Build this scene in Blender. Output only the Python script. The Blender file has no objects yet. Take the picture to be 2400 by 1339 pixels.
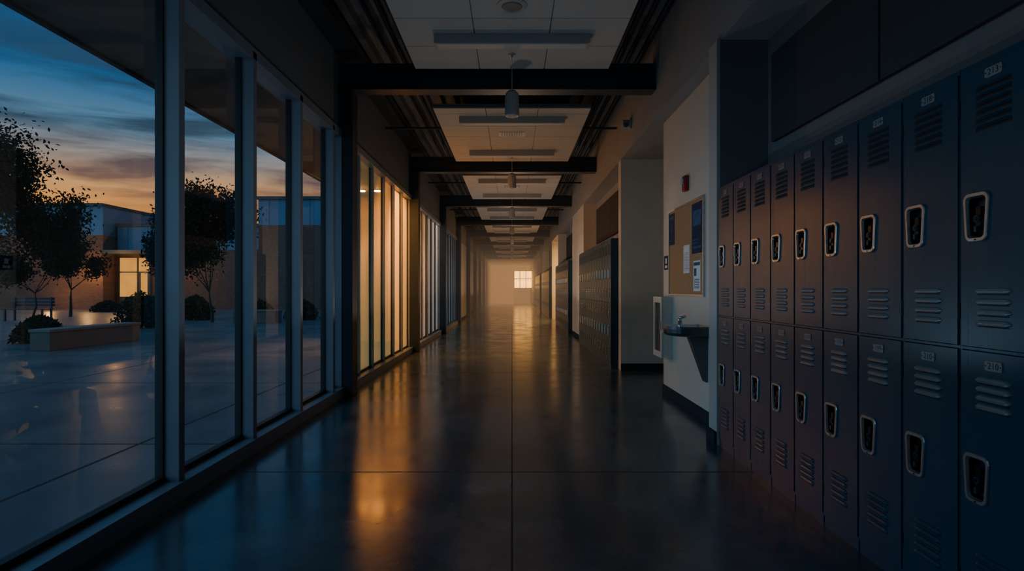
import bpy, math, random
from mathutils import Vector, Matrix
random.seed(7)
COL = bpy.context.scene.collection

# ------------------------------------------------------------ materials
def newmat(name):
    m = bpy.data.materials.new(name); m.use_nodes = True
    nt = m.node_tree; nt.nodes.clear()
    out = nt.nodes.new('ShaderNodeOutputMaterial')
    return m, nt, out
def pmat(name, col, rough=0.5, metal=0.0, var=0.15, scale=8.0, bump=0.0, spec=0.5, tint=None, rvar=0.0):
    m, nt, out = newmat(name)
    b = nt.nodes.new('ShaderNodeBsdfPrincipled')
    nt.links.new(b.outputs[0], out.inputs[0])
    b.inputs['Metallic'].default_value = metal
    b.inputs['Roughness'].default_value = rough
    b.inputs['Specular IOR Level'].default_value = spec
    if tint: b.inputs['Specular Tint'].default_value = (*tint, 1)
    tc = nt.nodes.new('ShaderNodeTexCoord')
    n = nt.nodes.new('ShaderNodeTexNoise'); n.inputs['Scale'].default_value = scale; n.inputs['Detail'].default_value = 5
    nt.links.new(tc.outputs['Object'], n.inputs['Vector'])
    r = nt.nodes.new('ShaderNodeValToRGB')
    r.color_ramp.elements[0].position = 0.3; r.color_ramp.elements[1].position = 0.7
    r.color_ramp.elements[0].color = (*[c*(1-var) for c in col], 1)
    r.color_ramp.elements[1].color = (*[min(1, c*(1+var)) for c in col], 1)
    nt.links.new(n.outputs['Fac'], r.inputs['Fac'])
    nt.links.new(r.outputs['Color'], b.inputs['Base Color'])
    if bump > 0:
        bp = nt.nodes.new('ShaderNodeBump'); bp.inputs['Strength'].default_value = bump; bp.inputs['Distance'].default_value = 0.01
        nt.links.new(n.outputs['Fac'], bp.inputs['Height']); nt.links.new(bp.outputs[0], b.inputs['Normal'])
    return m

def slabmat(name, c1, c2, rough, rvar, jx, jy, x0, y0, noise=1.3, jw=0.006, bump=0.03, spec=0.5, jwy=None):
    m, nt, out = newmat(name); N = nt.nodes.new; L = nt.links.new
    b = N('ShaderNodeBsdfPrincipled'); L(b.outputs[0], out.inputs[0]); b.inputs['Specular IOR Level'].default_value = spec
    g = N('ShaderNodeNewGeometry'); s = N('ShaderNodeSeparateXYZ'); L(g.outputs['Position'], s.inputs[0])
    n = N('ShaderNodeTexNoise'); n.inputs['Scale'].default_value = noise; n.inputs['Detail'].default_value = 7; n.inputs['Roughness'].default_value = 0.62
    L(g.outputs['Position'], n.inputs['Vector'])
    r = N('ShaderNodeValToRGB'); r.color_ramp.elements[0].position = 0.32; r.color_ramp.elements[1].position = 0.70
    r.color_ramp.elements[0].color = (*c1, 1); r.color_ramp.elements[1].color = (*c2, 1)
    L(n.outputs['Fac'], r.inputs['Fac'])
    def line(sock, per, off, jw):
        a = N('ShaderNodeMath'); a.operation = 'SUBTRACT'; L(sock, a.inputs[0]); a.inputs[1].default_value = off - per*200.5
        d = N('ShaderNodeMath'); d.operation = 'MODULO'; L(a.outputs[0], d.inputs[0]); d.inputs[1].default_value = per
        e = N('ShaderNodeMath'); e.operation = 'SUBTRACT'; L(d.outputs[0], e.inputs[0]); e.inputs[1].default_value = per/2
        f = N('ShaderNodeMath'); f.operation = 'ABSOLUTE'; L(e.outputs[0], f.inputs[0])
        h = N('ShaderNodeMath'); h.operation = 'LESS_THAN'; L(f.outputs[0], h.inputs[0]); h.inputs[1].default_value = jw/2
        return h.outputs[0]
    mx = N('ShaderNodeMath'); mx.operation = 'MAXIMUM'
    L(line(s.outputs['X'], jx, x0, jw), mx.inputs[0]); L(line(s.outputs['Y'], jy, y0, jwy or jw), mx.inputs[1])
    mix = N('ShaderNodeMix'); mix.data_type = 'RGBA'
    L(mx.outputs[0], mix.inputs[0]); L(r.outputs[0], mix.inputs[6]); mix.inputs[7].default_value = (0.004, 0.004, 0.005, 1)
    L(mix.outputs[2], b.inputs['Base Color'])
    n2 = N('ShaderNodeTexNoise'); n2.inputs['Scale'].default_value = noise*1.7; n2.inputs['Detail'].default_value = 4
    L(g.outputs['Position'], n2.inputs['Vector'])
    mr = N('ShaderNodeMapRange'); mr.inputs['From Min'].default_value = 0.25; mr.inputs['From Max'].default_value = 0.75
    mr.inputs['To Min'].default_value = rough-rvar; mr.inputs['To Max'].default_value = rough+rvar
    L(n2.outputs['Fac'], mr.inputs['Value'])
    ad = N('ShaderNodeMath'); ad.operation = 'ADD'; L(mr.outputs[0], ad.inputs[0])
    ml = N('ShaderNodeMath'); ml.operation = 'MULTIPLY'; L(mx.outputs[0], ml.inputs[0]); ml.inputs[1].default_value = 0.6; L(ml.outputs[0], ad.inputs[1])
    L(ad.outputs[0], b.inputs['Roughness'])
    if bump > 0:
        bp = N('ShaderNodeBump'); bp.inputs['Strength'].default_value = bump; bp.inputs['Distance'].default_value = 0.02
        L(n2.outputs['Fac'], bp.inputs['Height']); L(bp.outputs[0], b.inputs['Normal'])
    return m

def glassmat(name, frost=0.0, tint=(0.90, 0.95, 0.96), tl_c=(0.9, 0.9, 0.9)):
    m, nt, out = newmat(name); N = nt.nodes.new; L = nt.links.new
    t = N('ShaderNodeBsdfTransparent'); t.inputs[0].default_value = (*tint, 1)
    base = t
    if frost > 0:
        tl = N('ShaderNodeBsdfTranslucent'); tl.inputs[0].default_value = (*tl_c, 1)
        fm = N('ShaderNodeMixShader'); fm.inputs[0].default_value = frost
        L(t.outputs[0], fm.inputs[1]); L(tl.outputs[0], fm.inputs[2]); base = fm
    g = N('ShaderNodeBsdfGlossy'); g.inputs['Roughness'].default_value = 0.0 if frost == 0 else 0.15; g.inputs[0].default_value = (0.9, 0.95, 1, 1)
    lw = N('ShaderNodeLayerWeight'); lw.inputs[0].default_value = 0.5
    p = N('ShaderNodeMath'); p.operation = 'POWER'; L(lw.outputs['Facing'], p.inputs[0]); p.inputs[1].default_value = 5
    q = N('ShaderNodeMath'); q.operation = 'MULTIPLY_ADD'; L(p.outputs[0], q.inputs[0]); q.inputs[1].default_value = 0.5; q.inputs[2].default_value = 0.09
    mx = N('ShaderNodeMixShader'); L(q.outputs[0], mx.inputs[0]); L(base.outputs[0], mx.inputs[1]); L(g.outputs[0], mx.inputs[2])
    L(mx.outputs[0], out.inputs[0]); return m
def emat(name, col, s):
    m, nt, out = newmat(name)
    e = nt.nodes.new('ShaderNodeEmission'); e.inputs[1].default_value = s
    tc = nt.nodes.new('ShaderNodeTexCoord'); n = nt.nodes.new('ShaderNodeTexNoise'); n.inputs['Scale'].default_value = 1.5
    nt.links.new(tc.outputs['Object'], n.inputs['Vector'])
    r = nt.nodes.new('ShaderNodeValToRGB'); r.color_ramp.elements[0].color = (*[c*0.6 for c in col], 1); r.color_ramp.elements[1].color = (*col, 1)
    nt.links.new(n.outputs['Fac'], r.inputs['Fac']); nt.links.new(r.outputs[0], e.inputs[0])
    nt.links.new(e.outputs[0], out.inputs[0]); return m
def brickmat(name, c1, c2):
    m, nt, out = newmat(name); N = nt.nodes.new; L = nt.links.new
    b = N('ShaderNodeBsdfPrincipled'); L(b.outputs[0], out.inputs[0]); b.inputs['Roughness'].default_value = 0.85
    tc = N('ShaderNodeTexCoord'); mp = N('ShaderNodeMapping'); mp.inputs['Rotation'].default_value = (math.radians(90), 0, 0)
    L(tc.outputs['Object'], mp.inputs[0]); t = N('ShaderNodeTexBrick'); t.inputs['Scale'].default_value = 3
    t.inputs['Color1'].default_value = (*c1, 1); t.inputs['Color2'].default_value = (*c2, 1); t.inputs['Mortar'].default_value = (c1[0]*.5, c1[1]*.5, c1[2]*.5, 1)
    L(mp.outputs[0], t.inputs[0]); L(t.outputs[0], b.inputs['Base Color']); return m
def glowvolmat(name, c, s):
    m, nt, out = newmat(name)
    e = nt.nodes.new('ShaderNodeEmission'); e.inputs[0].default_value = (*c, 1); e.inputs[1].default_value = s
    nt.links.new(e.outputs[0], out.inputs['Volume']); return m

M = {}
M['haze_glow'] = glowvolmat('warm_haze_glow', (1.0, 0.64, 0.40), 0.0046)  # self-lit volume, hazy glow painted as emission
M['haze_glow2'] = glowvolmat('amber_haze_glow', (1.0, 0.42, 0.10), 0.018)
M['floor'] = slabmat('polished_concrete', (0.022, 0.042, 0.058), (0.100, 0.130, 0.150), 0.20, 0.07, 4.65, 4.65, 0.0, 3.88, noise=1.3, jw=0.009, jwy=0.016, bump=0.005, spec=1.0)
M['paving'] = slabmat('exterior_paving', (0.050, 0.060, 0.075), (0.150, 0.145, 0.145), 0.33, 0.08, 3.0, 3.0, -2.9, 4.6, noise=0.8, jw=0.03, bump=0.02, spec=0.55)
M['white'] = pmat('painted_wall', (0.60, 0.55, 0.48), 0.6, var=0.03, scale=3)
M['pier'] = pmat('pier_paint', (0.42, 0.40, 0.38), 0.65, var=0.03, scale=3)
M['grey'] = pmat('grey_wall', (0.27, 0.28, 0.30), 0.65, var=0.04, scale=3)
M['alc'] = pmat('alcove_wall_paint', (0.155, 0.15, 0.155), 0.7, var=0.04, scale=3)
M['bulk'] = pmat('bulkhead_paint', (0.13, 0.14, 0.155), 0.7, var=0.05, scale=3)
M['base'] = pmat('baseboard_rubber', (0.016, 0.030, 0.046), 0.8, spec=0.15)
M['steel'] = pmat('painted_steel', (0.022, 0.034, 0.050), 0.45, var=0.1, spec=0.3)
M['deck'] = pmat('metal_deck', (0.12, 0.14, 0.17), 0.45, metal=0.2, var=0.2, scale=2)
M['alu'] = pmat('anodised_aluminium', (0.21, 0.245, 0.29), 0.42, metal=0.2, var=0.06, scale=5)
M['aludark'] = pmat('dark_gasket', (0.012, 0.014, 0.016), 0.5)
M['glass'] = glassmat('window_glass')
M['frostw'] = glassmat('amber_glow_glass', 0.60, (1.0, 0.82, 0.50), (1.0, 0.62, 0.20))  # amber tint paints the warm glow into the second bay's panes
M['frostc'] = glassmat('pale_glow_glass', 0.7, (0.9, 0.9, 0.9), (1.0, 0.88, 0.76))  # added frosting and pale tint brighten the farther bays
M['tile'] = pmat('ceiling_tile', (0.48, 0.48, 0.48), 0.85, var=0.08, scale=60, bump=0.15)
M['tilegrid'] = pmat('ceiling_grid', (0.16, 0.16, 0.17), 0.6)
M['fixture'] = pmat('fixture_housing', (0.34, 0.35, 0.37), 0.5, var=0.03)
M['diff'] = pmat('fixture_diffuser', (0.5, 0.5, 0.5), 0.6, var=0.03)
M['lock'] = pmat('locker_enamel', (0.014, 0.048, 0.080), 0.28, metal=0.0, var=0.06, scale=3, spec=0.5, tint=(0.55, 0.85, 1.0))
M['lockdark'] = pmat('locker_slot', (0.004, 0.006, 0.009), 0.6)
M['louv_glint'] = pmat('locker_louver_glint', (0.32, 0.35, 0.38), 0.25, metal=0.6, var=0.1)  # silver tone paints caught light onto some of the louvers
M['chrome'] = pmat('brushed_nickel', (0.48, 0.51, 0.54), 0.32, metal=0.9, var=0.08, scale=30)
M['dsteel'] = pmat('dark_stainless', (0.13, 0.135, 0.14), 0.35, metal=0.6, var=0.06, scale=20)
M['cup'] = pmat('handle_cup', (0.01, 0.013, 0.017), 0.3, metal=0.5)
M['plate'] = pmat('number_plate', (0.22, 0.24, 0.26), 0.4, metal=0.3, var=0.05)
M['ink'] = pmat('number_ink', (0.01, 0.01, 0.012), 0.5)
M['fabric'] = pmat('acoustic_fabric', (0.062, 0.062, 0.068), 0.95, var=0.15, scale=150, bump=0.2, spec=0.1)
M['cork'] = pmat('cork', (0.42, 0.24, 0.12), 0.9, var=0.25, scale=120, bump=0.2)
M['paper'] = pmat('paper', (0.75, 0.77, 0.80), 0.8, var=0.02)
M['navy'] = pmat('poster_navy', (0.010, 0.035, 0.085), 0.8, var=0.3, scale=12, spec=0.2)
M['bluep'] = pmat('poster_blue', (0.04, 0.11, 0.22), 0.8, var=0.4, scale=20, spec=0.2)
M['red'] = pmat('red_enamel', (0.32, 0.012, 0.012), 0.35, var=0.05)
M['stone'] = pmat('cast_concrete_bench', (0.12, 0.095, 0.08), 0.8, var=0.15, scale=3, bump=0.2)
M['stoneb'] = pmat('bench_cap', (0.14, 0.13, 0.12), 0.8, var=0.1, scale=4)
M['brick'] = brickmat('tan_brick', (0.15, 0.075, 0.05), (0.10, 0.05, 0.037))
M['metalp'] = pmat('metal_cladding', (0.07, 0.16, 0.26), 0.45, metal=0.3, var=0.08, scale=0.6)
M['fascia'] = pmat('dark_fascia', (0.04, 0.045, 0.05), 0.6)
M['soffit'] = pmat('canopy_soffit', (0.16, 0.145, 0.13), 0.75, var=0.06, scale=2)
M['stucco'] = pmat('warm_stucco', (0.75, 0.48, 0.20), 0.85, var=0.06, scale=4)
M['bark'] = pmat('bark', (0.03, 0.025, 0.02), 0.9, var=0.3, scale=20)
M['leaf'] = pmat('leaf', (0.014, 0.026, 0.020), 0.85, var=0.3, scale=5, spec=0.1)
M['shrub'] = pmat('shrub_leaf', (0.018, 0.032, 0.022), 0.85, var=0.3, scale=8, spec=0.1)
M['glow'] = emat('lit_room_glass', (1.0, 0.40, 0.07), 1.2)
M['glowend'] = emat('lit_end_window', (1.0, 0.44, 0.07), 4.5)
M['lamp'] = emat('lamp_lens', (1.0, 0.40, 0.07), 700.0)
M['lamps'] = emat('sconce_lens', (1.0, 0.42, 0.10), 8.0)
M['dimglass'] = pmat('dark_window', (0.05, 0.06, 0.07), 0.1)
M['black'] = pmat('black_plastic', (0.01, 0.01, 0.01), 0.4)

# ------------------------------------------------------------ mesh builder
class MB:
    def __init__(s): s.v = []; s.f = []; s.m = []; s.names = []
    def mi(s, k):
        if k not in s.names: s.names.append(k)
        return s.names.index(k)
    def face(s, pts, k):
        b = len(s.v); s.v += [tuple(p) for p in pts]; s.f.append(tuple(range(b, b+len(pts)))); s.m.append(s.mi(k))
    def box(s, x0, x1, y0, y1, z0, z1, k):
        b = len(s.v)
        s.v += [(x0,y0,z0),(x1,y0,z0),(x1,y1,z0),(x0,y1,z0),(x0,y0,z1),(x1,y0,z1),(x1,y1,z1),(x0,y1,z1)]
        for q in ((0,3,2,1),(4,5,6,7),(0,1,5,4),(1,2,6,5),(2,3,7,6),(3,0,4,7)):
            s.f.append(tuple(b+i for i in q)); s.m.append(s.mi(k))
        return s
    def loft(s, loops, k, cap0=True, cap1=True):
        n = len(loops[0]); b = len(s.v)
        for lp in loops: s.v += [tuple(p) for p in lp]
        for j in range(len(loops)-1):
            for i in range(n):
                a = b+j*n+i; c = b+j*n+(i+1) % n
                s.f.append((a, c, c+n, a+n)); s.m.append(s.mi(k))
        if cap0: s.f.append(tuple(b+i for i in reversed(range(n)))); s.m.append(s.mi(k))
        if cap1: s.f.append(tuple(b+(len(loops)-1)*n+i for i in range(n))); s.m.append(s.mi(k))
        return s
    def tube(s, p0, p1, r0, r1, k, n=12):
        p0 = Vector(p0); p1 = Vector(p1); d = (p1-p0).normalized()
        u = d.orthogonal().normalized(); w = d.cross(u)
        L = []
        for p, r in ((p0, r0), (p1, r1)):
            L.append([p+u*(r*math.cos(2*math.pi*i/n))+w*(r*math.sin(2*math.pi*i/n)) for i in range(n)])
        return s.loft(L, k)
    def prism(s, pts, axis, a0, a1, k):
        def P(p, a):
            if axis == 'y': return (p[0], a, p[1])
            if axis == 'x': return (a, p[0], p[1])
            return (p[0], p[1], a)
        return s.loft([[P(p, a0) for p in pts], [P(p, a1) for p in pts]], k)
    def mesh(s, name):
        me = bpy.data.meshes.new(name); me.from_pydata(s.v, [], s.f)
        for k in s.names: me.materials.append(M[k])
        for i, p in enumerate(me.polygons): p.material_index = s.m[i]
        import bmesh
        bm = bmesh.new(); bm.from_mesh(me); bmesh.ops.recalc_face_normals(bm, faces=bm.faces); bm.to_mesh(me); bm.free()
        me.update(); return me
    def obj(s, name, loc=(0,0,0), parent=None, bevel=0, smooth=False):
        me = s.mesh(name)
        if smooth:
            for p in me.polygons: p.use_smooth = True
        return mk(name, me, loc, parent, bevel)
def mk(name, me, loc=(0,0,0), parent=None, bevel=0):
    o = bpy.data.objects.new(name, me); COL.objects.link(o); o.location = loc
    if parent: o.parent = parent
    if bevel:
        b = o.modifiers.new('bevel', 'BEVEL'); b.width = bevel; b.segments = 2; b.limit_method = 'ANGLE'; b.harden_normals = False
    return o
def lab(o, label, cat, group=None, kind=None):
    o['label'] = label; o['category'] = cat
    if group: o['group'] = group
    if kind: o['kind'] = kind
    return o
def struct(o, label=None):
    o['kind'] = 'structure'
    if label: o['label'] = label
    return o
def empty(name, loc):
    e = bpy.data.objects.new(name, None); COL.objects.link(e); e.location = loc; e.empty_display_size = 0.1; return e
def B(name, x0, x1, y0, y1, z0, z1, k, label=None, bevel=0):
    cx, cy = (x0+x1)/2, (y0+y1)/2
    m = MB(); m.box(x0-cx, x1-cx, y0-cy, y1-cy, 0, z1-z0, k)
    return struct(m.obj(name, (cx, cy, z0), bevel=bevel), label)
def copytree(root, loc):
    n = root.copy(); COL.objects.link(n); n.location = loc
    for c in root.children:
        cc = c.copy(); COL.objects.link(cc); cc.parent = n
        for d in c.children:
            dd = d.copy(); COL.objects.link(dd); dd.parent = cc
    return n
def rrect(w0, w1, h, r, n=4):
    pts = []
    cs = [(w1/2-r, h/2-r, 0), (-(w1/2-r), h/2-r, 90), (-(w0/2-r), -(h/2-r), 180), (w0/2-r, -(h/2-r), 270)]
    for cx, cy, a in cs:
        for i in range(n+1):
            t = math.radians(a+90*i/n); pts.append((cx+r*math.cos(t), cy+r*math.sin(t)))
    return pts
_tc = {}
def textmesh(txt, size):
    if (txt, size) in _tc: return _tc[(txt, size)]
    cu = bpy.data.curves.new('t', 'FONT'); cu.body = txt; cu.size = size; cu.align_x = 'CENTER'; cu.align_y = 'CENTER'; cu.resolution_u = 2
    o = bpy.data.objects.new('t', cu); COL.objects.link(o)
    dg = bpy.context.evaluated_depsgraph_get(); dg.update()
    me = bpy.data.meshes.new_from_object(o.evaluated_get(dg))
    r = ([tuple(v.co) for v in me.vertices], [tuple(p.vertices) for p in me.polygons])
    bpy.data.objects.remove(o); bpy.data.curves.remove(cu); bpy.data.meshes.remove(me)
    _tc[(txt, size)] = r; return r
def addtext(mb, txt, size, x, y, z, k):   # faces -X
    vs, fs = textmesh(txt, size); b = len(mb.v)
    mb.v += [(x, y-v[0], z+v[1]) for v in vs]
    for f in fs: mb.f.append(tuple(b+i for i in f)); mb.m.append(mb.mi(k))

# ------------------------------------------------------------ room shell
END = 48.0
o = B('floor', -2.1, 3.6, -1.0, END, -0.15, 0.0, 'floor', 'polished dark concrete floor with saw-cut joints')
HZ = 3.12; XR = 1.61
B('wall_right', 1.97, 2.10, -1.0, 4.55, 0, HZ, 'alc', 'grey alcove wall behind the lockers')
B('wall_right', 1.575, 1.60, 4.55, 4.73, 0, HZ, 'pier', 'pale painted pier beside the lockers')
B('wall_right', 1.60, 2.10, 4.55, 4.73, 0, HZ, 'alc', 'dark painted pier return above the lockers')
B('wall_right', 1.76, 2.10, 4.73, 6.87, 0, HZ, 'white', 'pale painted wall with drinking fountain')
B('wall_right', 2.10, 3.60, 6.74, 6.87, 0, HZ, 'white')
B('wall_right', 3.60, 3.70, 6.74, 8.95, 0, HZ, 'white')
B('wall_right', XR, 3.60, 8.75, 8.95, 0, HZ, 'white', 'cream painted return wall')
B('wall_right', 1.90, 2.10, 8.95, 13.3, 0, HZ, 'grey')
B('wall_right', XR, 2.10, 13.3, 15.8, 0, HZ, 'white')
B('wall_right', 1.90, 2.10, 15.8, 20.55, 0, HZ, 'grey')
B('wall_right', XR, 3.60, 20.55, 20.7, 0, HZ, 'white')
B('wall_right', 3.60, 3.70, 20.55, 24.0, 0, HZ, 'white')
B('wall_right', XR, 3.60, 23.8, 24.0, 0, HZ, 'white')
B('wall_right', 1.90, 2.10, 24.0, 30.2, 0, HZ, 'grey')
B('wall_right', XR, 2.10, 30.2, 32.0, 0, HZ, 'white')
B('wall_right', 1.90, 2.10, 32.0, 38.2, 0, HZ, 'grey')
B('wall_right', XR, 2.10, 38.2, END, 0, HZ, 'white')
B('wall_right', XR, 3.70, -1.0, END, HZ, 4.2, 'grey', 'grey painted upper wall and header over the alcoves')
B('baseboard_right', 1.555, 1.575, 4.55, 4.74, 0, 0.1, 'base')
B('baseboard_right', 1.745, 1.76, 4.73, 6.87, 0, 0.1, 'base')
B('baseboard_right', XR, 3.60, 8.735, 8.75, 0, 0.1, 'base')
B('baseboard_right', XR-0.015, XR, 13.3, 15.8, 0, 0.1, 'base')
B('baseboard_right', XR-0.015, XR, 30.2, 32.0, 0, 0.1, 'base')
B('baseboard_right', XR-0.015, XR, 38.2, END, 0, 0.1, 'base')
B('wall_back', -2.1, 2.1, -1.15, -1.0, 0, 4.2, 'grey')
B('wall_end', -2.1, 0.15, END, END+0.2, 0, 4.2, 'white')
B('wall_end', 0.15, 1.65, END, END+0.2, 2.72, 4.2, 'white')
B('wall_end', 1.65, 3.7, END, END+0.2, 0, 4.2, 'white')
m = MB(); m.box(0.15, 1.65, 0.05, 0.08, 0.05, 2.72, 'glowend')
we = m.obj('window_end', (0, END, 0)); struct(we, 'lit glazed exit doors at the corridor end')
m = MB()
for z in (0.0, 1.25, 2.0, 2.66): m.box(0.15, 1.65, 0, 0.05, z, z+0.06, 'aludark')
for x in (0.15, 0.62, 1.10, 1.59): m.box(x, x+0.05, 0, 0.05, 0, 2.72, 'aludark')
m.box(0.15, 1.6, 0.0, 0.045, 0.0, 0.45, 'aludark'); m.box(0.15, 0.62, 0.0, 0.045, 0.45, 1.25, 'dimglass'); m.box(1.1, 1.6, 0.0, 0.045, 0.45, 1.25, 'dimglass'); m.box(0.62, 1.1, 0.0, 0.045, 0.45, 1.25, 'dimglass')
m.obj('window_frame', (0, 0, 0), parent=we)

B('wall_left', -2.08, -1.94, -1.0, END, 2.98, 4.2, 'bulk', 'dark grey bulkhead above the glazing')
B('wall_left', -2.08, -1.94, 20.8, END, 0, 2.98, 'grey', 'painted wall beyond the glazing')
B('wall_left', -2.08, -1.94, -1.0, -0.5, 0, 2.98, 'grey')
B('baseboard_left', -1.94, -1.925, 20.8, END, 0, 0.1, 'base')

m = MB(); per = 0.2; x = -1.94; prof = []
while x < XR-0.01:
    for dx, z in ((0, 4.03), (0.08, 4.03), (0.1, 4.12), (0.18, 4.12)):
        if x+dx < XR: prof.append((x+dx, z))
    x += per
prof.append((XR, 4.03))
for i in range(len(prof)-1):
    a, b = prof[i], prof[i+1]
    m.face([(a[0], -1, a[1]), (b[0], -1, b[1]), (b[0], END, b[1]), (a[0], END, a[1])], 'deck')
m.box(-2.08, 3.7, -1.0, END, 4.2, 4.35, 'deck')
struct(m.obj('ceiling'), 'dark corrugated metal roof deck')

# windows
bays = [[-0.5, 1.5, 3.38, 4.35, 5.32, 6.29, 6.6]]
cols = [6.6, 11.25, 15.9, 20.55]
for c0, c1 in zip(cols[:-1], cols[1:]):
    a = c0+0.22; n = 6
    bays.append([a+(c1-a)*i/n for i in range(n+1)])
wn = 1
for bi, bay in enumerate(bays):
    for i in range(len(bay)-1):
        y0, y1 = bay[i], bay[i+1]; L = y1-y0; m = MB()
        mw = 0.055 if bi == 0 else 0.035
        xi = -1.90 if bi == 0 else -1.945
        xo = -2.03 if bi == 0 else -2.01
        last = i == len(bay)-2
        if i == 0: m.box(-2.03, xi, 0, mw*0.5, 0.1, 2.95, 'alu')
        m.box(-1.985, xi, L-0.005, L+mw if not last else L, 0.1, 2.95, 'alu')
        m.box(xo, -1.985, L-0.018, L+mw if not last else L, 0.1, 2.95, 'aludark')
        m.box(-2.08, -1.875, 0, L, 0.0, 0.10, 'alu')
        m.box(-2.03, -1.98, 0, L, 0.10, 0.13, 'aludark')
        m.box(-2.08, -1.90, 0, L, 2.90, 2.98, 'alu')
        w = m.obj('window_%d' % wn, (0, y0, 0)); struct(w, 'tall storefront window in grey aluminium framing')
        g = MB(); g.face([(-2.0, 0.0, 0.12), (-2.0, L-0.01, 0.12), (-2.0, L-0.01, 2.92), (-2.0, 0.0, 2.92)], ['glass', 'frostw', 'frostc', 'frostc'][bi])
        g.obj('glass_pane', parent=w); wn += 1

# ------------------------------------------------------------ steel
allcols = [6.6+4.65*i for i in range(9)]
m = MB()
m.box(-0.15, 0.15, 0, 0.02, 0, 3.42, 'steel'); m.box(-0.15, 0.15, 0.19, 0.21, 0, 3.42, 'steel'); m.box(-0.012, 0.012, 0.02, 0.19, 0, 3.42, 'steel')
m.box(-0.15, 0.15, 0.0, 0.21, 0, 0.015, 'steel'); m.box(0.13, 0.15, 0.02, 0.19, 0.0, 3.42, 'steel')
colme = m.mesh('steel_column')
m = MB()
H0, H1 = 3.43, 3.72
m.box(-1.93, 1.605, 0, 0.2, 0, 0.025, 'steel'); m.box(-1.93, 1.605, 0, 0.2, H1-H0-0.025, H1-H0, 'steel'); m.box(-1.93, 1.605, 0.02, 0.18, 0.025, H1-H0-0.025, 'steel')
beamme = m.mesh('ceiling_beam')
for i, y in enumerate(allcols):
    lab(mk('steel_column', colme, (-1.93, y+0.002, 0)), 'dark painted steel column at the glazing line', 'column', 'steel columns along the corridor')
    lab(mk('ceiling_beam', beamme, (0, y, H0)), 'dark painted steel beam crossing the ceiling', 'beam', 'steel cross beams')
m = MB(); m.box(-1.94, -1.76, -1, END, 3.83, 4.02, 'steel'); m.box(-1.94, -1.72, -1, END, 3.81, 3.83, 'steel')
lab(m.obj('edge_beam'), 'long dark steel beam above the glazing', 'beam')
for k, (x, z, r) in enumerate(((1.50, 3.93, 0.03), (1.38, 3.95, 0.022), (1.28, 3.97, 0.03), (-1.30, 3.96, 0.025), (-1.45, 3.96, 0.018))):
    m = MB(); m.tube((0, -0.9, 0), (0, END-0.1, 0), r, r, 'steel', 10)
    lab(m.obj('conduit_pipe', (x, 0, z), smooth=True), 'dark painted conduit running under the roof deck', 'pipe', 'ceiling conduits')

PZ = 3.59
def panelmesh():
    m = MB(); W = 1.05; L = 3.25
    m.box(-W, W, 0, L, 0.012, 0.06, 'tilegrid')
    for i in range(3):
        x0 = -W+i*0.7
        ys = [0]+[L-0.6*j for j in range(5, 0, -1)]+[L]
        for j in range(len(ys)-1):
            if ys[j+1]-ys[j] < 0.05: continue
            m.box(x0+0.005, x0+0.695, ys[j]+0.005, ys[j+1]-0.005, 0.0, 0.012, 'tile')
    return m.mesh('ceiling_panel')
pm = panelmesh()
fx = MB(); fx.box(-0.73, 0.73, -0.07, 0.07, 0.012, 0.09, 'fixture')
fx.prism([(-0.07, 0.0), (0.07, 0.0), (0.07, 0.012), (-0.07, 0.012)], 'x', -0.73, 0.73, 'fixture')
fxm = fx.mesh('linear_light_body')
fd = MB(); fd.box(-0.70, 0.70, -0.055, 0.055, -0.004, 0.0, 'diff'); fdm = fd.mesh('diffuser')
pd = MB()
N = 20
def ring(r, z): return [(r*math.cos(2*math.pi*i/N), r*math.sin(2*math.pi*i/N), z) for i in range(N)]
pd.loft([ring(0.07, 0.0), ring(0.078, 0.01), ring(0.078, 0.2), ring(0.07, 0.25), ring(0.04, 0.28), ring(0.008, 0.285)], 'fixture')
pdm = pd.mesh('lamp_shade')
pr = MB(); pr.tube((0, 0, 0.28), (0, 0, 0.80), 0.006, 0.006, 'fixture', 8); prm = pr.mesh('rod')
pl = MB(); pl.loft([ring(0.055, -0.002), ring(0.055, 0.0)], 'aludark'); plm = pl.mesh('lens')
sp = MB(); sp.loft([ring(0.035, -0.008), ring(0.04, 0.0)], 'fixture'); sp.tube((0, 0, -0.035), (0, 0, -0.008), 0.008, 0.012, 'chrome', 8); sp.loft([ring(0.02, -0.04), ring(0.02, -0.035)], 'chrome'); spm = sp.mesh('sprinkler_head')
vg = MB(); vg.box(-0.2, 0.2, -0.13, 0.13, -0.006, 0, 'fixture')
for i in range(9): vg.box(-0.16+i*0.038, -0.145+i*0.038, -0.1, 0.1, -0.010, -0.006, 'aludark')
vgm = vg.mesh('air_vent')
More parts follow.
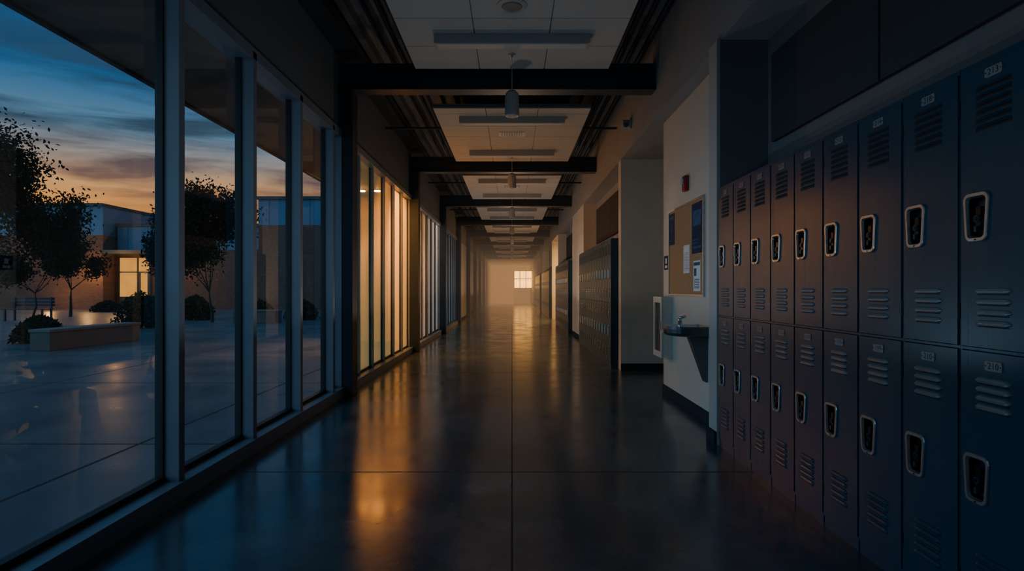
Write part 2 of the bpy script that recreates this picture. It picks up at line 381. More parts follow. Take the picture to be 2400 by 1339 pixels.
for i, y in enumerate(allcols):
    far = y-0.18; near = far-3.25
    lab(mk('ceiling_panel', pm, (0, near, PZ)), 'suspended pale ceiling tile panel between steel beams', 'ceiling panel', 'suspended ceiling panels')
    for yy in (near+0.42, near+2.42):
        e = lab(mk('linear_light', fxm, (0, yy, PZ-0.092)), 'unlit grey linear ceiling light on the tile panel', 'ceiling light', 'linear ceiling lights')
        mk('diffuser', fdm, (0, 0, 0), e)
    e = lab(mk('pendant_lamp', pdm, (0, y-0.1, 3.10)), 'grey cylindrical pendant on a thin rod', 'pendant lamp', 'cylindrical pendants')
    mk('rod', prm, (0, 0, 0), e); mk('lens', plm, (0, 0, 0), e)
    lab(mk('sprinkler_head', spm, (0, near+2.85, PZ)), 'small sprinkler head in the ceiling tile', 'sprinkler', 'sprinkler heads')
    if i > 0: lab(mk('air_vent', vgm, (0, near+1.3, PZ)), 'slotted square air vent in the ceiling tile', 'air vent', 'ceiling vents')
    for sx in (-1, 1):
        m = MB(); xx = (1.0, 1.605) if sx > 0 else (-1.935, -1.0)
        m.tube((xx[0], 0, 0), (xx[1], 0, 0), 0.018, 0.018, 'steel', 8)
        lab(m.obj('support_strut', (0, near+1.25, PZ+0.078)), 'thin dark strut carrying the ceiling panel', 'strut', 'ceiling panel struts')
m = MB(); m.loft([ring(0.10, -0.012), ring(0.13, -0.006), ring(0.13, 0.0)], 'fixture'); m.loft([ring(0.08, -0.018), ring(0.09, -0.012)], 'tilegrid')
lab(m.obj('ceiling_speaker', (0, 4.98, PZ)), 'round ceiling speaker in a ceiling tile', 'speaker')

# ------------------------------------------------------------ lockers
LW = 0.305
def doormesh(z0, z1, hz, top_l, bot_l, top_is_dark):
    m = MB(); F = -0.19; Bk = -0.168; y0, y1 = -0.144, 0.144
    hy0, hy1, h0, h1 = 0.07-0.042, 0.07+0.042, hz-0.068, hz+0.068
    m.box(F, Bk, y0, hy0, z0, z1, 'lock'); m.box(F, Bk, hy1, y1, z0, z1, 'lock')
    m.box(F, Bk, hy0, hy1, z0, h0, 'lock'); m.box(F, Bk, hy0, hy1, h1, z1, 'lock')
    def louver(zc, dark, k='louv_glint'):
        yc, w = 0.005, 0.072
        if dark:
            m.box(F-0.0015, F, yc-w, yc+w, zc-0.0085, zc+0.004, 'lockdark')
            m.loft([[(F, yc-w, zc+0.010), (F-0.002, yc-w, zc+0.004), (F, yc-w, zc+0.004)], [(F, yc-w+0.01, zc+0.012), (F-0.010, yc-w+0.01, zc-0.002), (F, yc-w+0.01, zc+0.002)],
                    [(F, yc+w-0.01, zc+0.012), (F-0.010, yc+w-0.01, zc-0.002), (F, yc+w-0.01, zc+0.002)], [(F, yc+w, zc+0.010), (F-0.002, yc+w, zc+0.004), (F, yc+w, zc+0.004)]], 'lock')
        else:
            P = lambda yy, s: [(F+0.0005, yy, zc+0.012*s-0.002), (F-0.006*s, yy, zc+0.008*s-0.002), (F-0.011*s-0.0005, yy, zc-0.002), (F-0.009*s-0.0004, yy, zc-0.007*s-0.002), (F+0.0005, yy, zc-0.009*s-0.002)]
            m.loft([P(yc-w, 0.1), P(yc-w+0.006, 0.65), P(yc-w+0.016, 1), P(yc+w-0.016, 1), P(yc+w-0.006, 0.65), P(yc+w, 0.1)], k)
            m.box(F-0.001, F, yc-w+0.008, yc+w-0.008, zc-0.015, zc-0.011, 'lockdark')
    for z in top_l: louver(z, top_is_dark)
    for j, z in enumerate(bot_l): louver(z, False, 'louv_glint' if top_is_dark else 'lock')
    for z in (z0+0.12, z1-0.12): m.box(F+0.002, F+0.012, -0.150, -0.144, z-0.03, z+0.03, 'lockdark')
    return m.mesh('door')
def handlemesh(hz):
    m = MB(); F = -0.19; yc = 0.07
    o_ = rrect(0.094, 0.112, 0.168, 0.024); i_ = rrect(0.070, 0.084, 0.138, 0.015)
    P = lambda pts, x: [(x, yc+p[0], hz+p[1]) for p in pts]
    m.loft([P(o_, F+0.0005), P(o_, F-0.006), P([(a*0.96, b*0.97) for a, b in o_], F-0.009), P([(a*1.05, b*1.03) for a, b in i_], F-0.009), P(i_, F-0.004), P([(a*0.96, b*0.96) for a, b in i_], F+0.001)], 'chrome', cap0=False, cap1=False)
    m.loft([P([(a*0.96, b*0.96) for a, b in i_], F+0.001), P([(a*0.85, b*0.88) for a, b in i_], F+0.022)], 'cup', cap0=False, cap1=True)
    m.box(F+0.002, F+0.020, yc-0.010, yc+0.012, hz-0.045, hz+0.035, 'cup')
    m.tube((F-0.004, yc+0.004, hz-0.006), (F+0.012, yc+0.004, hz-0.006), 0.012, 0.014, 'lock' , 12)
    m.tube((F-0.006, yc+0.004, hz-0.006), (F-0.004, yc+0.004, hz-0.006), 0.008, 0.008, 'cup', 10)
    m.box(F-0.006, F+0.006, yc+0.0, yc+0.010, hz-0.05, hz-0.03, 'lock')
    m.tube((F-0.011, yc, hz-0.077), (F-0.007, yc, hz-0.077), 0.003, 0.003, 'cup', 6)
    return m.mesh('handle')
def platemesh(txt):
    m = MB(); m.prism(rrect(0.070, 0.070, 0.032, 0.006), 'x', -0.1905, -0.193, 'plate')
    for s in (-1, 1): m.tube((-0.1930, s*0.030, 0), (-0.1945, s*0.030, 0), 0.0022, 0.0022, 'ink', 6)
    if txt: addtext(m, txt, 0.031, -0.1936, 0, 0.0, 'ink')
    return m.mesh('number_plate')
UZ0, UZ1, LZ0, LZ1 = 1.003, 1.955, 0.065, 0.988
upd = doormesh(UZ0, UZ1, 1.445, [1.875-0.0265*i for i in range(6)], [1.195-0.036*i for i in range(4)], True)
lod = doormesh(LZ0, LZ1, 0.555, [0.895-0.030*i for i in range(4)], [0.30-0.030*i for i in range(5)], False)
uh = handlemesh(1.445); lh = handlemesh(0.555)
m = MB()
m.box(-0.165, 0.19, -LW/2+0.001, LW/2-0.001, 0.0, 1.975, 'lock')
m.box(-0.184, -0.165, -LW/2+0.001, -0.1465, 0.05, 1.975, 'lock'); m.box(-0.184, -0.165, 0.1465, LW/2-0.001, 0.05, 1.975, 'lock')
m.box(-0.184, -0.165, -0.1465, 0.1465, 1.958, 1.975, 'lock'); m.box(-0.184, -0.165, -0.1465, 0.1465, 0.991, 1.0, 'lock')
m.box(-0.184, -0.165, -0.1465, 0.1465, 0.0, 0.062, 'lock')
bodyme = m.mesh('body')
plainplate = platemesh(None)
def locker(loc, up=None, low=None, group='', label=''):
    e = empty('locker', loc)
    mk('body', bodyme, (0,0,0), e)
    for me, hm, txt, tz in ((upd, uh, up, 1.918), (lod, lh, low, 0.945)):
        d = mk('door', me, (0,0,0), e, bevel=0.0015)
        mk('handle', hm, (0,0,0), d)
        mk('number_plate', platemesh(txt) if txt else plainplate, (0, 0.002, tz), d)
    lab(e, label, 'locker', group); return e
ups = ['201', '202', '203', '204', '205', '212', '214', '218', '213', '220']
los = ['198', '200', '201', '202', '110', '117', '199', '210', '210', '211']
XF = 1.58
for i in range(10):
    yc = 4.53-LW*(i+0.5)
    locker((XF+0.19, yc, 0), ups[i], los[i], 'near bank of two-tier lockers', 'navy steel two-tier locker, number %s over %s' % (ups[i], los[i]))
e0 = locker((1.5+0.19, 8.97+LW*0.5, 0), None, None, 'second bank of two-tier lockers', 'navy steel two-tier locker beside the cream wall')
for i in range(1, 14): 
    n = copytree(e0, (1.69, 8.97+LW*(i+0.5), 0)); 
for i in range(15):
    n = copytree(e0, (1.69, 15.81+LW*(i+0.5), 0)); n['group'] = 'third bank of two-tier lockers'; n['label'] = 'navy steel two-tier locker farther down the corridor'
m = MB(); m.box(-0.17, 0.19, -LW/2+0.001, LW/2-0.001, 0, 1.975, 'lock'); m.box(-0.19, -0.17, -0.144, 0.144, UZ0, UZ1, 'lock'); m.box(-0.19, -0.17, -0.144, 0.144, LZ0, LZ1, 'lock')
for hz in (1.445, 0.555): m.box(-0.197, -0.19, 0.02, 0.12, hz-0.08, hz+0.08, 'chrome')
sm = m.mesh('locker')
for y0 in (24.02, 32.02):
    for i in range(20):
        lab(mk('locker', sm, (1.69, y0+LW*(i+0.5), 0)), 'navy steel two-tier locker near the corridor end', 'locker', 'far banks of two-tier lockers')

def apanel(x, y0, y1, z0, z1):
    m = MB(); m.box(-0.035, -0.004, 0, y1-y0, 0, z1-z0, 'fabric')
    lab(m.obj('acoustic_panel', (x, y0, z0), bevel=0.004), 'dark fabric acoustic wall panel above the lockers', 'wall panel', 'acoustic wall panels')
for x, y0, y1, z0, z1 in ((1.97, 3.13, 4.42, 2.30, 2.95), (1.97, 1.80, 3.11, 2.30, 2.95), (1.97, 0.47, 1.78, 2.30, 2.95),
    (1.90, 9.3, 11.2, 2.20, 2.95), (1.90, 11.22, 13.1, 2.20, 2.95), (1.90, 16.1, 18.2, 2.2, 2.95), (1.90, 18.22, 20.3, 2.2, 2.95)):
    apanel(x, y0, y1, z0, z1)

# ------------------------------------------------------------ fountain wall items
XW = 1.76
e = empty('bulletin_board', (XW, 5.985, 1.13)); m = MB(); m.box(-0.012, -0.001, -0.585, 0.585, 0.015, 0.915, 'cork'); m.obj('board', parent=e)
m = MB()
for a in ((-0.6, -0.58, 0, 0.93), (0.58, 0.6, 0, 0.93)): m.box(-0.022, -0.0005, a[0], a[1], a[2], a[3], 'chrome')
for z in (0, 0.91): m.box(-0.022, -0.0005, -0.58, 0.58, z, z+0.02, 'chrome')
m.obj('frame', parent=e); lab(e, 'cork bulletin board in aluminium frame with notices', 'bulletin board')
def sheet(name, y0, y1, z0, z1, k, label, lines, lk, x=XW-0.0135):
    m = MB(); w = (y1-y0); h = z1-z0
    m.box(-0.002, 0, -w/2, w/2, 0, h, k)
    for (a, b, c, d) in lines: m.box(-0.0028, -0.002, (0.5-b)*w, (0.5-a)*w, c*h, d*h, lk)
    lab(m.obj(name, (x, (y0+y1)/2, z0)), label, 'poster' if 'poster' in name else 'notice')
txt = [(0.12, 0.9-0.12*random.random(), 0.1+0.055*i, 0.115+0.055*i+0.008) for i in range(12)]
sheet('poster', 6.36, 6.56, 1.68, 2.02, 'navy', 'dark blue poster with pale lines', [(0.1, 0.9, 0.82, 0.9), (0.1, 0.5, 0.12, 0.16)]+[(0.15, 0.7, 0.3+0.06*i, 0.32+0.06*i) for i in range(6)], 'bluep')
sheet('poster', 5.43, 5.74, 1.54, 2.02, 'navy', 'large dark blue poster with light picture band', [(0.1, 0.9, 0.55, 0.85), (0.1, 0.9, 0.1, 0.14), (0.1, 0.6, 0.2, 0.22), (0.1, 0.7, 0.26, 0.28)], 'bluep')
sheet('paper_notice', 5.82, 6.02, 1.36, 1.64, 'paper', 'white typed paper notice pinned to cork', txt, 'fixture')
sheet('paper_notice', 5.48, 5.69, 1.18, 1.47, 'paper', 'white paper notice with dark blue heading', [(0.05, 0.95, 0.84, 0.95), (0.1, 0.45, 0.5, 0.75)]+txt[:6], 'bluep')
m = MB(); m.box(-0.006, 0, -0.09, 0.09, 0, 0.16, 'navy'); m.box(-0.007, -0.006, -0.05, 0.05, 0.02, 0.05, 'paper'); m.box(-0.007, -0.006, -0.03, 0.03, 0.07, 0.13, 'paper')
lab(m.obj('room_sign', (XW-0.0005, 6.73, 1.42)), 'small dark blue wall sign beside the board', 'sign')
e = empty('fire_alarm', (XW, 5.93, 2.18)); m = MB(); m.box(-0.045, -0.0005, -0.05, 0.05, 0.0, 0.155, 'red'); m.obj('housing', parent=e, bevel=0.008)
m = MB(); m.box(-0.07, -0.045, -0.03, 0.03, 0.07, 0.13, 'diff'); m.obj('strobe', parent=e, bevel=0.008)
lab(e, 'red wall-mounted fire alarm with strobe', 'fire alarm')
CH = 0.66
e = empty('extinguisher_cabinet', (XW, 6.66, 0.45)); m = MB(); t = 0.012
m.box(-0.11, -0.001, -0.18, -0.18+t, 0, CH, 'white'); m.box(-0.11, -0.001, 0.18-t, 0.18, 0, CH, 'white')
m.box(-0.11, -0.001, -0.168, 0.168, 0, t, 'white'); m.box(-0.11, -0.001, -0.168, 0.168, CH-t, CH, 'white'); m.box(-0.012, -0.001, -0.168, 0.168, t, CH-t, 'white')
m.obj('body', parent=e)
m = MB(); m.box(-0.125, -0.111, -0.185, -0.13, -0.005, CH+.005, 'white'); m.box(-0.125, -0.111, 0.13, 0.185, -0.005, CH+.005, 'white')
m.box(-0.125, -0.111, -0.13, 0.13, -0.005, 0.06, 'white'); m.box(-0.125, -0.111, -0.13, 0.13, CH-.06, CH+.005, 'white')
d = m.obj('door', parent=e); m = MB(); m.box(-0.135, -0.126, -0.16, -0.145, 0.3, 0.4, 'chrome'); m.obj('handle', parent=d)
m = MB(); m.face([(-0.118, -0.13, 0.06), (-0.118, 0.13, 0.06), (-0.118, 0.13, CH-.06), (-0.118, -0.13, CH-.06)], 'glass'); m.obj('glass_pane', parent=d)
lab(e, 'white wall cabinet with glazed door for extinguisher', 'fire extinguisher cabinet')
m = MB()
def ringc(r, z, n=16): return [(r*math.cos(2*math.pi*i/n), r*math.sin(2*math.pi*i/n), z) for i in range(n)]
e = empty('fire_extinguisher', (XW-0.062, 6.66, 0.4625))
m.loft([ringc(0.04, 0), ringc(0.044, 0.01), ringc(0.044, 0.33), ringc(0.035, 0.37), ringc(0.016, 0.39)], 'red'); m.obj('cylinder', parent=e, smooth=True)
m = MB(); m.tube((0, 0, 0.39), (0, 0, 0.43), 0.014, 0.014, 'black', 10); m.box(-0.01, 0.01, -0.07, 0.02, 0.43, 0.445, 'black'); m.box(-0.01, 0.01, -0.07, 0.01, 0.455, 0.465, 'black'); m.obj('valve', parent=e)
m = MB(); m.tube((0, 0.015, 0.41), (0, 0.05, 0.36), 0.008, 0.008, 'black', 8); m.tube((0, 0.05, 0.36), (0, 0.056, 0.12), 0.008, 0.012, 'black', 8); m.obj('hose', parent=e)
lab(e, 'red fire extinguisher inside the wall cabinet', 'fire extinguisher')

e = empty('drinking_fountain', (XW, 5.36, 0))
m = MB()
def plan(sx, sy, z, n=14):
    pts = [(-0.001, -0.20*sy, z)]
    for i in range(n+1):
        t = -math.pi/2+math.pi*i/n; c = math.cos(t); s_ = math.sin(t)
        pts.append((-0.14-0.24*sx*(abs(c)**0.6), 0.20*sy*(abs(s_)**0.7)*(1 if s_ > 0 else -1), z))
    pts.append((-0.001, 0.20*sy, z)); return pts
m.loft([plan(0.55, 0.7, 0.775), plan(0.9, 0.94, 0.785), plan(0.98, 0.99, 0.81), plan(1, 1, 0.845), plan(1, 1, 0.868)], 'dsteel', cap1=False)
def inset(z, f): return [(-0.19+(p[0]+0.19)*f, p[1]*f, z) for p in plan(1, 1, z)]
m.loft([plan(1, 1, 0.868), inset(0.870, 0.90), inset(0.835, 0.82), inset(0.825, 0.5)], 'chrome', cap0=False)
m.obj('basin', parent=e)
m = MB(); m.prism([(-0.001, 0.775), (-0.17, 0.775), (-0.145, 0.71), (-0.02, 0.36), (-0.001, 0.36)], 'y', -0.05, 0.05, 'dsteel'); m.obj('pedestal', parent=e, bevel=0.006)
m = MB(); m.tube((-0.25, -0.05, 0.83), (-0.25, -0.05, 0.90), 0.024, 0.018, 'chrome'); m.tube((-0.25, -0.05, 0.90), (-0.26, -0.05, 0.945), 0.018, 0.014, 'chrome'); m.tube((-0.262, -0.05, 0.94), (-0.20, -0.05, 0.955), 0.014, 0.011, 'chrome'); m.obj('spout', parent=e, smooth=True)
m = MB(); m.tube((-0.381, 0.0, 0.815), (-0.392, 0.0, 0.815), 0.018, 0.018, 'chrome'); m.obj('push_button', parent=e)
lab(e, 'grey metal wall-mounted drinking fountain with spout', 'drinking fountain')
e = empty('security_camera', (XR, 8.0, 3.34)); m = MB(); m.box(-0.03, -0.001, -0.06, 0.06, 0.02, 0.16, 'fixture'); m.obj('bracket', parent=e, bevel=0.005)
m = MB(); m.loft([[(-0.03, a, b) for a, b in rrect(0.1, 0.1, 0.1, 0.03)], [(-0.12, a, b) for a, b in rrect(0.1, 0.1, 0.1, 0.03)]], 'fixture')
for i, v in enumerate(m.v): m.v[i] = (v[0], v[1], v[2]+0.09)
m.tube((-0.075, -0.05, 0.07), (-0.08, -0.075, 0.06), 0.03, 0.03, 'black'); m.obj('housing', parent=e)
lab(e, 'small grey security camera on the upper wall', 'security camera')

# emissive volumes painting a hazy glow at the far end of the hall
m = MB(); m.box(-1.70, 1.45, 16.2, 47.8, 0.03, 3.09, 'haze_glow')
lab(m.obj('haze_glow'), 'emissive volume painting a soft warm hazy glow near the corridor end', 'haze_glow', kind='stuff')
m = MB(); m.box(-1.65, 1.40, 36.0, 47.7, 0.04, 3.08, 'haze_glow2')
lab(m.obj('haze_glow'), 'emissive volume painting an amber glow by the lit exit doors', 'haze_glow', kind='stuff')

# ------------------------------------------------------------ exterior
B('floor_courtyard', -90, -2.1, -12, 90, -0.15, -0.005, 'paving', 'pale concrete courtyard paving')
B('trim_1', -3.65, -2.09, -2, 24, 3.30, 3.62, 'soffit', 'overhanging roof canopy outside the glazing')
B('trim_2', -3.70, -3.65, -2, 24, 3.27, 3.68, 'fascia', 'dark canopy fascia')
B('wall_bounce', -4.0, -2.12, 13.5, 13.75, 0, 3.3, 'stucco', 'added stucco wall outside the glazing to catch warm light')  # added wall, catches lamplight to make the amber glow behind the glass
for x in (-3.17, -2.84):
    e = empty('soffit_downlight', (x, 12.5, 3.30)); m = MB(); m.loft([ring(0.09, -0.02), ring(0.09, 0.0)], 'fascia'); m.obj('trim_ring', parent=e)
    m = MB(); m.loft([ring(0.06, -0.035), ring(0.065, -0.0205)], 'lamp'); m.obj('lens', parent=e)
    lab(e, 'round warm downlight under the canopy', 'downlight', 'canopy downlights')

def bench(x0, y0, x1, y1, w, h):
    d = Vector((x1-x0, y1-y0, 0)); L = d.length; a = math.atan2(d.y, d.x)
    m = MB(); m.box(0, L, -w, 0, 0, h-0.06, 'stone'); m.box(-0.02, L+0.02, -w-0.02, 0.02, h-0.06, h, 'stoneb')
    o = m.obj('concrete_bench', (x0, y0, -0.005), bevel=0.01); o.rotation_euler[2] = a; return o
lab(bench(-8.8, 14.0, -8.98, 11.5, 0.42, 0.42), 'long low concrete seat wall beside a shrub', 'bench')
lab(bench(-8.4, 21, -9.9, 21.0, 0.6, 0.46), 'low concrete seat wall near the planting', 'bench')

def tree(x, y, h, cr, seed, trunkh, leaves, ls=0.09, tr=0.07, rr=0.2):
    R = random.Random(seed); e = empty('tree', (x, y, -0.005)); m = MB(); tips = []
    def br(p, d, L, r, lev):
        q = p
        for s in range(3):
            dd = (d+Vector((R.uniform(-.2,.2), R.uniform(-.2,.2), R.uniform(-.05,.15)))).normalized()
            n = q+dd*(L/3); m.tube(q, n, r*(1-0.2*s), r*(1-0.2*(s+1)), 'bark', 6); q = n; d = dd
            if lev >= 2 or (lev == 1 and s == 2): tips.append(q.copy())
        if lev < 4:
            for k in range(5 if lev == 0 else 3):
                a = R.uniform(0, 6.28); t = R.uniform(0.4, 1.3)
                nd = (d*0.7+Vector((math.cos(a)*t, math.sin(a)*t, R.uniform(-.25, .5)))).normalized()
                br(q, nd, (L*0.68 if lev else (h-trunkh)*0.36)*R.uniform(0.7, 1.3), r*0.5, lev+1)
    br(Vector((0, 0, 0)), Vector((0, 0, 1)), trunkh, tr, 0)
    zs_ = sorted(t.z for t in tips); zmax = zs_[-1]; zc = trunkh*0.8
    rs_ = sorted((t.x**2+t.y**2)**.5 for t in tips); rmax = rs_[int(len(rs_)*0.95)]
    fs = cr/rmax; zs = (h-0.1-zc)/(zmax-zc)
    def fit(p):
        if p[2] <= zc: return (p[0], p[1], p[2])
        return (p[0]*fs, p[1]*fs, zc+(p[2]-zc)*zs)
    m.v = [fit(p) for p in m.v]; tips = [Vector(fit(t)) for t in tips]
    m.obj('trunk', parent=e)
    f = MB()
    for i in range(leaves):
        c = R.choice(tips)
        p = c+Vector((R.gauss(0, .8)*rr, R.gauss(0, .8)*rr, R.gauss(0, .7)*rr))
        u = Vector((R.gauss(0, 1), R.gauss(0, 1), R.gauss(0, 1))).normalized(); w = u.orthogonal().normalized()
        s = ls*R.uniform(.6, 1.2)
        f.face([p-u*s, p+w*s*0.45, p+u*s, p-w*s*0.45], 'leaf')
    me = bpy.data.meshes.new('foliage'); me.from_pydata(f.v, [], f.f); me.materials.append(M['leaf'])
    mk('foliage', me, (0,0,0), e); return e
lab(tree(-11.9, 13.6, 5.0, 1.9, 3, 1.3, 26000, 0.055, rr=0.24), 'leafy courtyard tree with spreading crown', 'tree', 'courtyard trees')
lab(tree(-14.3, 17.6, 3.5, 1.0, 5, 1.1, 7000, 0.058, tr=0.04, rr=0.17), 'slender young tree beside the larger tree', 'tree', 'courtyard trees')
lab(tree(-19.4, 26, 4.2, 1.1, 8, 1.2, 6500, 0.08, rr=0.2), 'small rounded tree near the lit entrance', 'tree', 'courtyard trees')
lab(tree(-10.9, 21.5, 4.95, 1.4, 12, 1.1, 17000, 0.075, rr=0.25), 'leafy tree standing in the shrub bed', 'tree', 'courtyard trees')
lab(tree(-14.6, 24.5, 4.5, 0.8, 14, 1.1, 5000, 0.08), 'tree with sparse crown by the planting', 'tree', 'courtyard trees')
def shrub(x, y, r, h, seed, n=2500):
    R = random.Random(seed); f = MB()
    for i in range(n):
        a = R.uniform(0, 6.28); q = R.random()**0.5; zz = R.random()
        rad = r*q*(1-0.5*zz*zz)*(1+0.2*math.sin(3*a+seed))
        p = Vector((rad*math.cos(a), rad*math.sin(a), 0.03+h*zz*(1-0.25*q)))
        u = Vector((R.gauss(0, 1), R.gauss(0, 1), R.gauss(0, 1)+.5)).normalized(); w = u.orthogonal().normalized(); s = 0.07*R.uniform(.6, 1.2)
        f.face([p-u*s, p+w*s*.4, p+u*s, p-w*s*.4], 'shrub')
    for i in range(14):
        a = i*0.45; f.tube((0, 0, 0), (r*.6*math.cos(a), r*.6*math.sin(a), h*.7), 0.012, 0.006, 'shrub', 4)
    me = bpy.data.meshes.new('shrub'); me.from_pydata(f.v, [], f.f); me.materials.append(M['shrub'])
    lab(mk('shrub', me, (x, y, -0.005)), 'low dark green courtyard shrub', 'shrub', 'courtyard shrubs')
for k, (x, y, r, h) in enumerate(((-10.7, 13.4, 0.5, 0.6), (-11.6, 18.5, 0.75, 1.15), (-12.4, 23.2, 0.7, 1.0), (-9.9, 23.2, 0.7, 0.8), (-8.3, 23.4, 0.65, 0.8), (-6.8, 24, 0.7, 0.7), (-17.2, 28.5, 0.9, 0.9), (-15.4, 28.8, 0.8, 0.8), (-21.5, 31.5, 0.7, 0.6))):
    shrub(x, y, r, h, k+1)
def building(x0, x1, y0, y1, h, split, low, highm, label):
    e = empty('school_building', ((x0+x1)/2, (y0+y1)/2, -0.005)); w = (x1-x0)/2; dd = (y1-y0)/2
    m = MB(); m.box(-w, w, -dd, dd, 0, split, low); m.obj('lower_wall', parent=e)
    m = MB(); m.box(-w, w, -dd, dd, split, h, highm)
    k = -w+0.6
    while k < w: m.box(k, k+0.04, -dd-0.03, -dd, split, h, highm); k += 1.2
    m.obj('upper_wall', parent=e)
    m = MB(); m.box(-w-0.05, w+0.05, -dd-0.15, dd+0.15, h, h+0.18, 'fascia'); m.obj('roof_fascia', parent=e)
    return lab(e, label, 'building')
building(-46, -24.2, 35, 50, 6.1, 4.4, 'brick', 'metalp', 'two-storey brick school wing with metal cladding')
b2 = building(-24.0, -15.2, 36, 48, 5.0, 3.6, 'brick', 'metalp', 'single-storey brick block with lit glazed entrance')
building(-15.0, -6.0, 35, 48, 6.5, 5.0, 'brick', 'metalp', 'brick block with blue-grey metal upper storey')
c2 = -19.6
m = MB(); m.box(-24.0-c2+0.1, -22.0-c2, -6.05, -6.01, 0.2, 3.1, 'glow'); m.obj('window', parent=b2)
m = MB()
for x in (-4.3, -3.15, -2.4): m.box(x, x+0.08, -6.12, -6.05, 0, 3.15, 'aludark')
for z in (0.1, 2.2, 3.1): m.box(-4.3, -2.32, -6.12, -6.05, z, z+0.07, 'aludark')
m.box(-3.07, -2.95, -6.1, -6.05, 0, 2.2, 'aludark'); m.box(-2.52, -2.4, -6.1, -6.05, 0, 2.2, 'aludark'); m.box(-3.0, -2.45, -6.1, -6.05, 0, 0.8, 'aludark')
m.box(-4.2, -3.4, -6.1, -6.05, 0.2, 0.75, 'fascia')
m.box(-4.4, -1.8, -7.4, -6.0, 3.3, 3.5, 'fascia')
m.obj('window_frame', parent=b2)
for x, y, z in ((-24.6, 34.85, 2.4), (-27.5, 34.85, 4.3)):
    e = empty('wall_sconce', (x, y+0.1, z)); m = MB(); m.box(-0.1, 0.1, -0.06, 0.04, 0, 0.12, 'fascia'); m.obj('housing', parent=e)
    m = MB(); m.box(-0.08, 0.08, -0.05, 0.0, -0.03, -0.001, 'lamps'); m.obj('lens', parent=e)
    lab(e, 'warm lit wall sconce on the brick facade', 'wall lamp', 'facade sconces')
e = empty('park_bench', (-18.4, 22.5, -0.005)); m = MB()
for i in range(4): m.box(-0.8, 0.8, -0.25+i*0.12, -0.16+i*0.12, 0.43, 0.46, 'steel')
m.obj('seat', parent=e); m = MB()
for i in range(3): m.box(-0.8, 0.8, 0.25, 0.28, 0.55+i*0.12, 0.64+i*0.12, 'steel')
m.obj('backrest', parent=e)
for x in (-0.7, 0.7):
    m = MB(); m.box(x-0.03, x+0.03, -0.24, -0.19, 0, 0.43, 'steel'); m.box(x-0.03, x+0.03, 0.2, 0.25, 0, 0.9, 'steel'); m.obj('leg', parent=e)
lab(e, 'dark metal slatted park bench in the courtyard', 'bench')

# ------------------------------------------------------------ lights
def light(kind, name, loc, energy, col, size=0.0, target=None, spot=None, blend=0.6):
    l = bpy.data.lights.new(name, kind); l.energy = energy; l.color = col
    if kind == 'AREA': l.size = size
    elif kind == 'SUN': l.angle = size
    else: l.shadow_soft_size = size
    if spot: l.spot_size = math.radians(spot); l.spot_blend = blend
    o = bpy.data.objects.new(name, l); COL.objects.link(o); o.location = loc
    if target: o.rotation_euler = (Vector(target)-Vector(loc)).to_track_quat('-Z', 'Y').to_euler()
    return o
WARM = (1.0, 0.48, 0.12)
light('SUN', 'dusk_skylight', (-20, -6, 8), 1.15, (0.38, 0.68, 1.0), math.radians(70), (0, 0, 1.0))
for x in (-3.17, -2.84): light('SPOT', 'downlight_bulb', (x, 12.5, 3.2), 120, WARM, 0.0, (x, 12.8, 0), spot=110)
light('SPOT', 'bay_fill_spot', (-3.35, 7.9, 2.6), 290, WARM, 0.0, (-1.95, 10.6, 1.7), spot=80, blend=1.0)  # added fill spot, turns the second bay's panes golden
light('SPOT', 'bay_fill_spot', (-3.2, 10.3, 3.2), 120, WARM, 0.0, (-1.9, 11.6, 1.4), spot=90)  # another added fill for the golden bay
light('SPOT', 'bay_fill_spot', (-3.3, 9.9, 3.2), 560, (1, .50, .17), 0.0, (0.1, 11.6, 0.0), spot=72)  # added fill through the glass, warms the corridor floor
light('SPOT', 'bay_fill_spot', (-3.5, 16.4, 3.1), 260, (1, .78, .58), 0.0, (-2.0, 14.6, 1.2), spot=120)  # added fill, brightens the third bay's panes
for x, y, z in ((-24.6, 34.3, 2.2), (-27.5, 34.3, 4.1), (-22.8, 34.0, 2.9), (-26.2, 33.5, 1.2), (-20.2, 34.3, 3.0)): light('POINT', 'facade_light', (x, y, z), 80, WARM, 0.0)  # some sit at the sconces, the others are added to warm brick and paving
light('AREA', 'side_room_lamp', (2.9, 22.2, 3.0), 160, (1, .50, .15), 0.8, (2.9, 22.2, 0))
# added fill spots imitating bounce along the hall (aimed at ceiling and upper walls)
for x, y, z, en, c in ((-0.6, 0.6, 0.7, 20, (.55, .78, 1)), (-0.3, 4.4, 0.7, 15, (.60, .80, 1)), (-0.6, 7.8, 0.7, 25, (1, .78, .56)), (0, 13.4, 0.7, 38, (1, .74, .54)), (0, 18, 0.7, 40, (1, .68, .46)), (0, 23, 0.7, 44, (1, .64, .40)), (0, 29, 0.7, 46, (1, .60, .34)), (0, 36, 0.7, 36, (1, .54, .26)), (0.0, 43, 0.7, 14, (1, .48, .18))):
    light('SPOT', 'bounce_fill', (x, y, z), en, c, 0.0, (x, y+0.001, z+1), spot=174, blend=0.15)

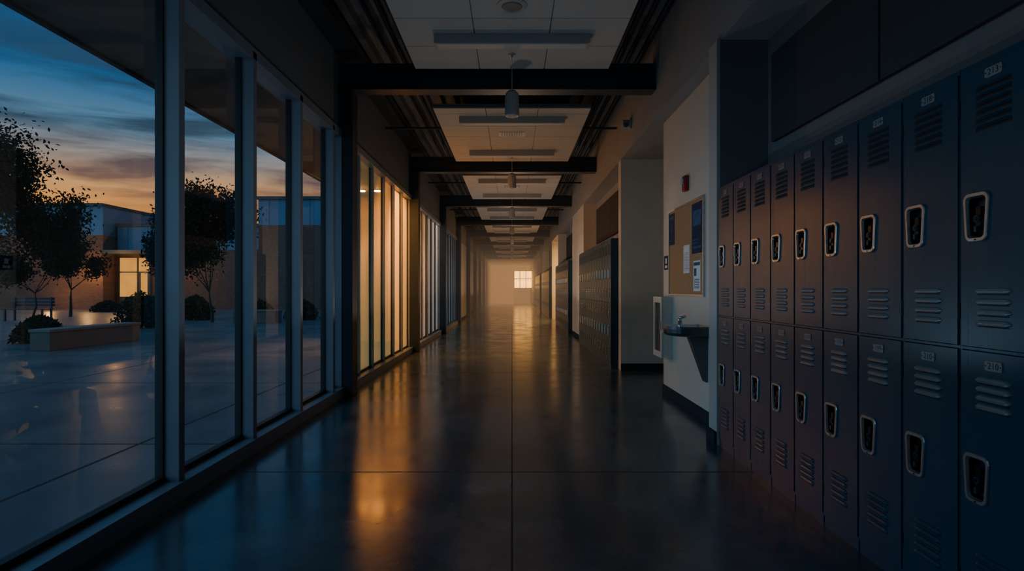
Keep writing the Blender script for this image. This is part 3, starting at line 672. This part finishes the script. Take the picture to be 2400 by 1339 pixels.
# ------------------------------------------------------------ world
w = bpy.data.worlds.new('dusk'); bpy.context.scene.world = w; w.use_nodes = True
nt = w.node_tree; nt.nodes.clear(); N = nt.nodes.new; L = nt.links.new
out = N('ShaderNodeOutputWorld'); bg = N('ShaderNodeBackground'); L(bg.outputs[0], out.inputs[0]); bg.inputs[1].default_value = 1.0
tc = N('ShaderNodeTexCoord'); s = N('ShaderNodeSeparateXYZ'); L(tc.outputs['Generated'], s.inputs[0])
def ramp(pts):
    r = N('ShaderNodeValToRGB'); cr = r.color_ramp
    while len(cr.elements) < len(pts): cr.elements.new(0.5)
    for e_, (p, c) in zip(cr.elements, pts): e_.position = p; e_.color = (*c, 1)
    return r
r = ramp([(0.0, (.40, .14, .05)), (0.115, (1.0, .38, .07)), (0.145, (.90, .42, .15)), (0.18, (.42, .33, .27)), (0.225, (.12, .26, .40)), (0.29, (.018, .13, .32)), (0.42, (.006, .075, .22)), (1.0, (.04, .19, .42))])
L(s.outputs['Z'], r.inputs['Fac'])
rb = ramp([(0.0, (.20, .32, .44)), (0.15, (.23, .43, .60)), (0.4, (.08, .29, .52)), (1.0, (.05, .24, .48))])
L(s.outputs['Z'], rb.inputs['Fac'])
mp = N('ShaderNodeMapping'); mp.inputs['Scale'].default_value = (1.7, 1.7, 15); mp.inputs['Rotation'].default_value = (0.06, 0.12, 0); mp.inputs['Location'].default_value = (0.7, 0.3, 0.2); L(tc.outputs['Generated'], mp.inputs[0])
n = N('ShaderNodeTexNoise'); n.inputs['Scale'].default_value = 1.8; n.inputs['Detail'].default_value = 7; n.inputs['Roughness'].default_value = 0.56; n.inputs['Distortion'].default_value = 0.5; L(mp.outputs[0], n.inputs['Vector'])
r2 = ramp([(0.40, (0, 0, 0)), (0.58, (1, 1, 1))]); L(n.outputs['Fac'], r2.inputs['Fac'])
r3 = ramp([(0.1, (.34, .12, .07)), (0.15, (.18, .10, .09)), (0.22, (.028, .055, .095))]); L(s.outputs['Z'], r3.inputs['Fac'])
r4 = ramp([(0.1, (.6, .6, .6)), (0.17, (.95, .95, .95)), (0.27, (.85, .85, .85)), (0.38, (.3, .3, .3))]); L(s.outputs['Z'], r4.inputs['Fac'])
ml = N('ShaderNodeMath'); ml.operation = 'MULTIPLY'; L(r2.outputs[0], ml.inputs[0]); L(r4.outputs[0], ml.inputs[1])
mx = N('ShaderNodeMix'); mx.data_type = 'RGBA'; L(ml.outputs[0], mx.inputs[0]); L(r.outputs[0], mx.inputs[6]); L(r3.outputs[0], mx.inputs[7])
az = N('ShaderNodeMapRange'); az.inputs['From Min'].default_value = 0.40; az.inputs['From Max'].default_value = 0.68; L(s.outputs['Y'], az.inputs['Value'])
mz = N('ShaderNodeMix'); mz.data_type = 'RGBA'; L(az.outputs[0], mz.inputs[0]); L(rb.outputs[0], mz.inputs[6]); L(mx.outputs[2], mz.inputs[7]); L(mz.outputs[2], bg.inputs[0])

# ------------------------------------------------------------ camera
cam = bpy.data.cameras.new('camera'); co = bpy.data.objects.new('camera', cam); COL.objects.link(co)
cam.lens = 20.8; cam.sensor_width = 36; cam.shift_y = 8.5/2400; cam.clip_start = 0.05; cam.clip_end = 300
co.location = (0, 0, 1.2); co.rotation_euler = (math.radians(90), 0, 0)
bpy.context.scene.camera = co
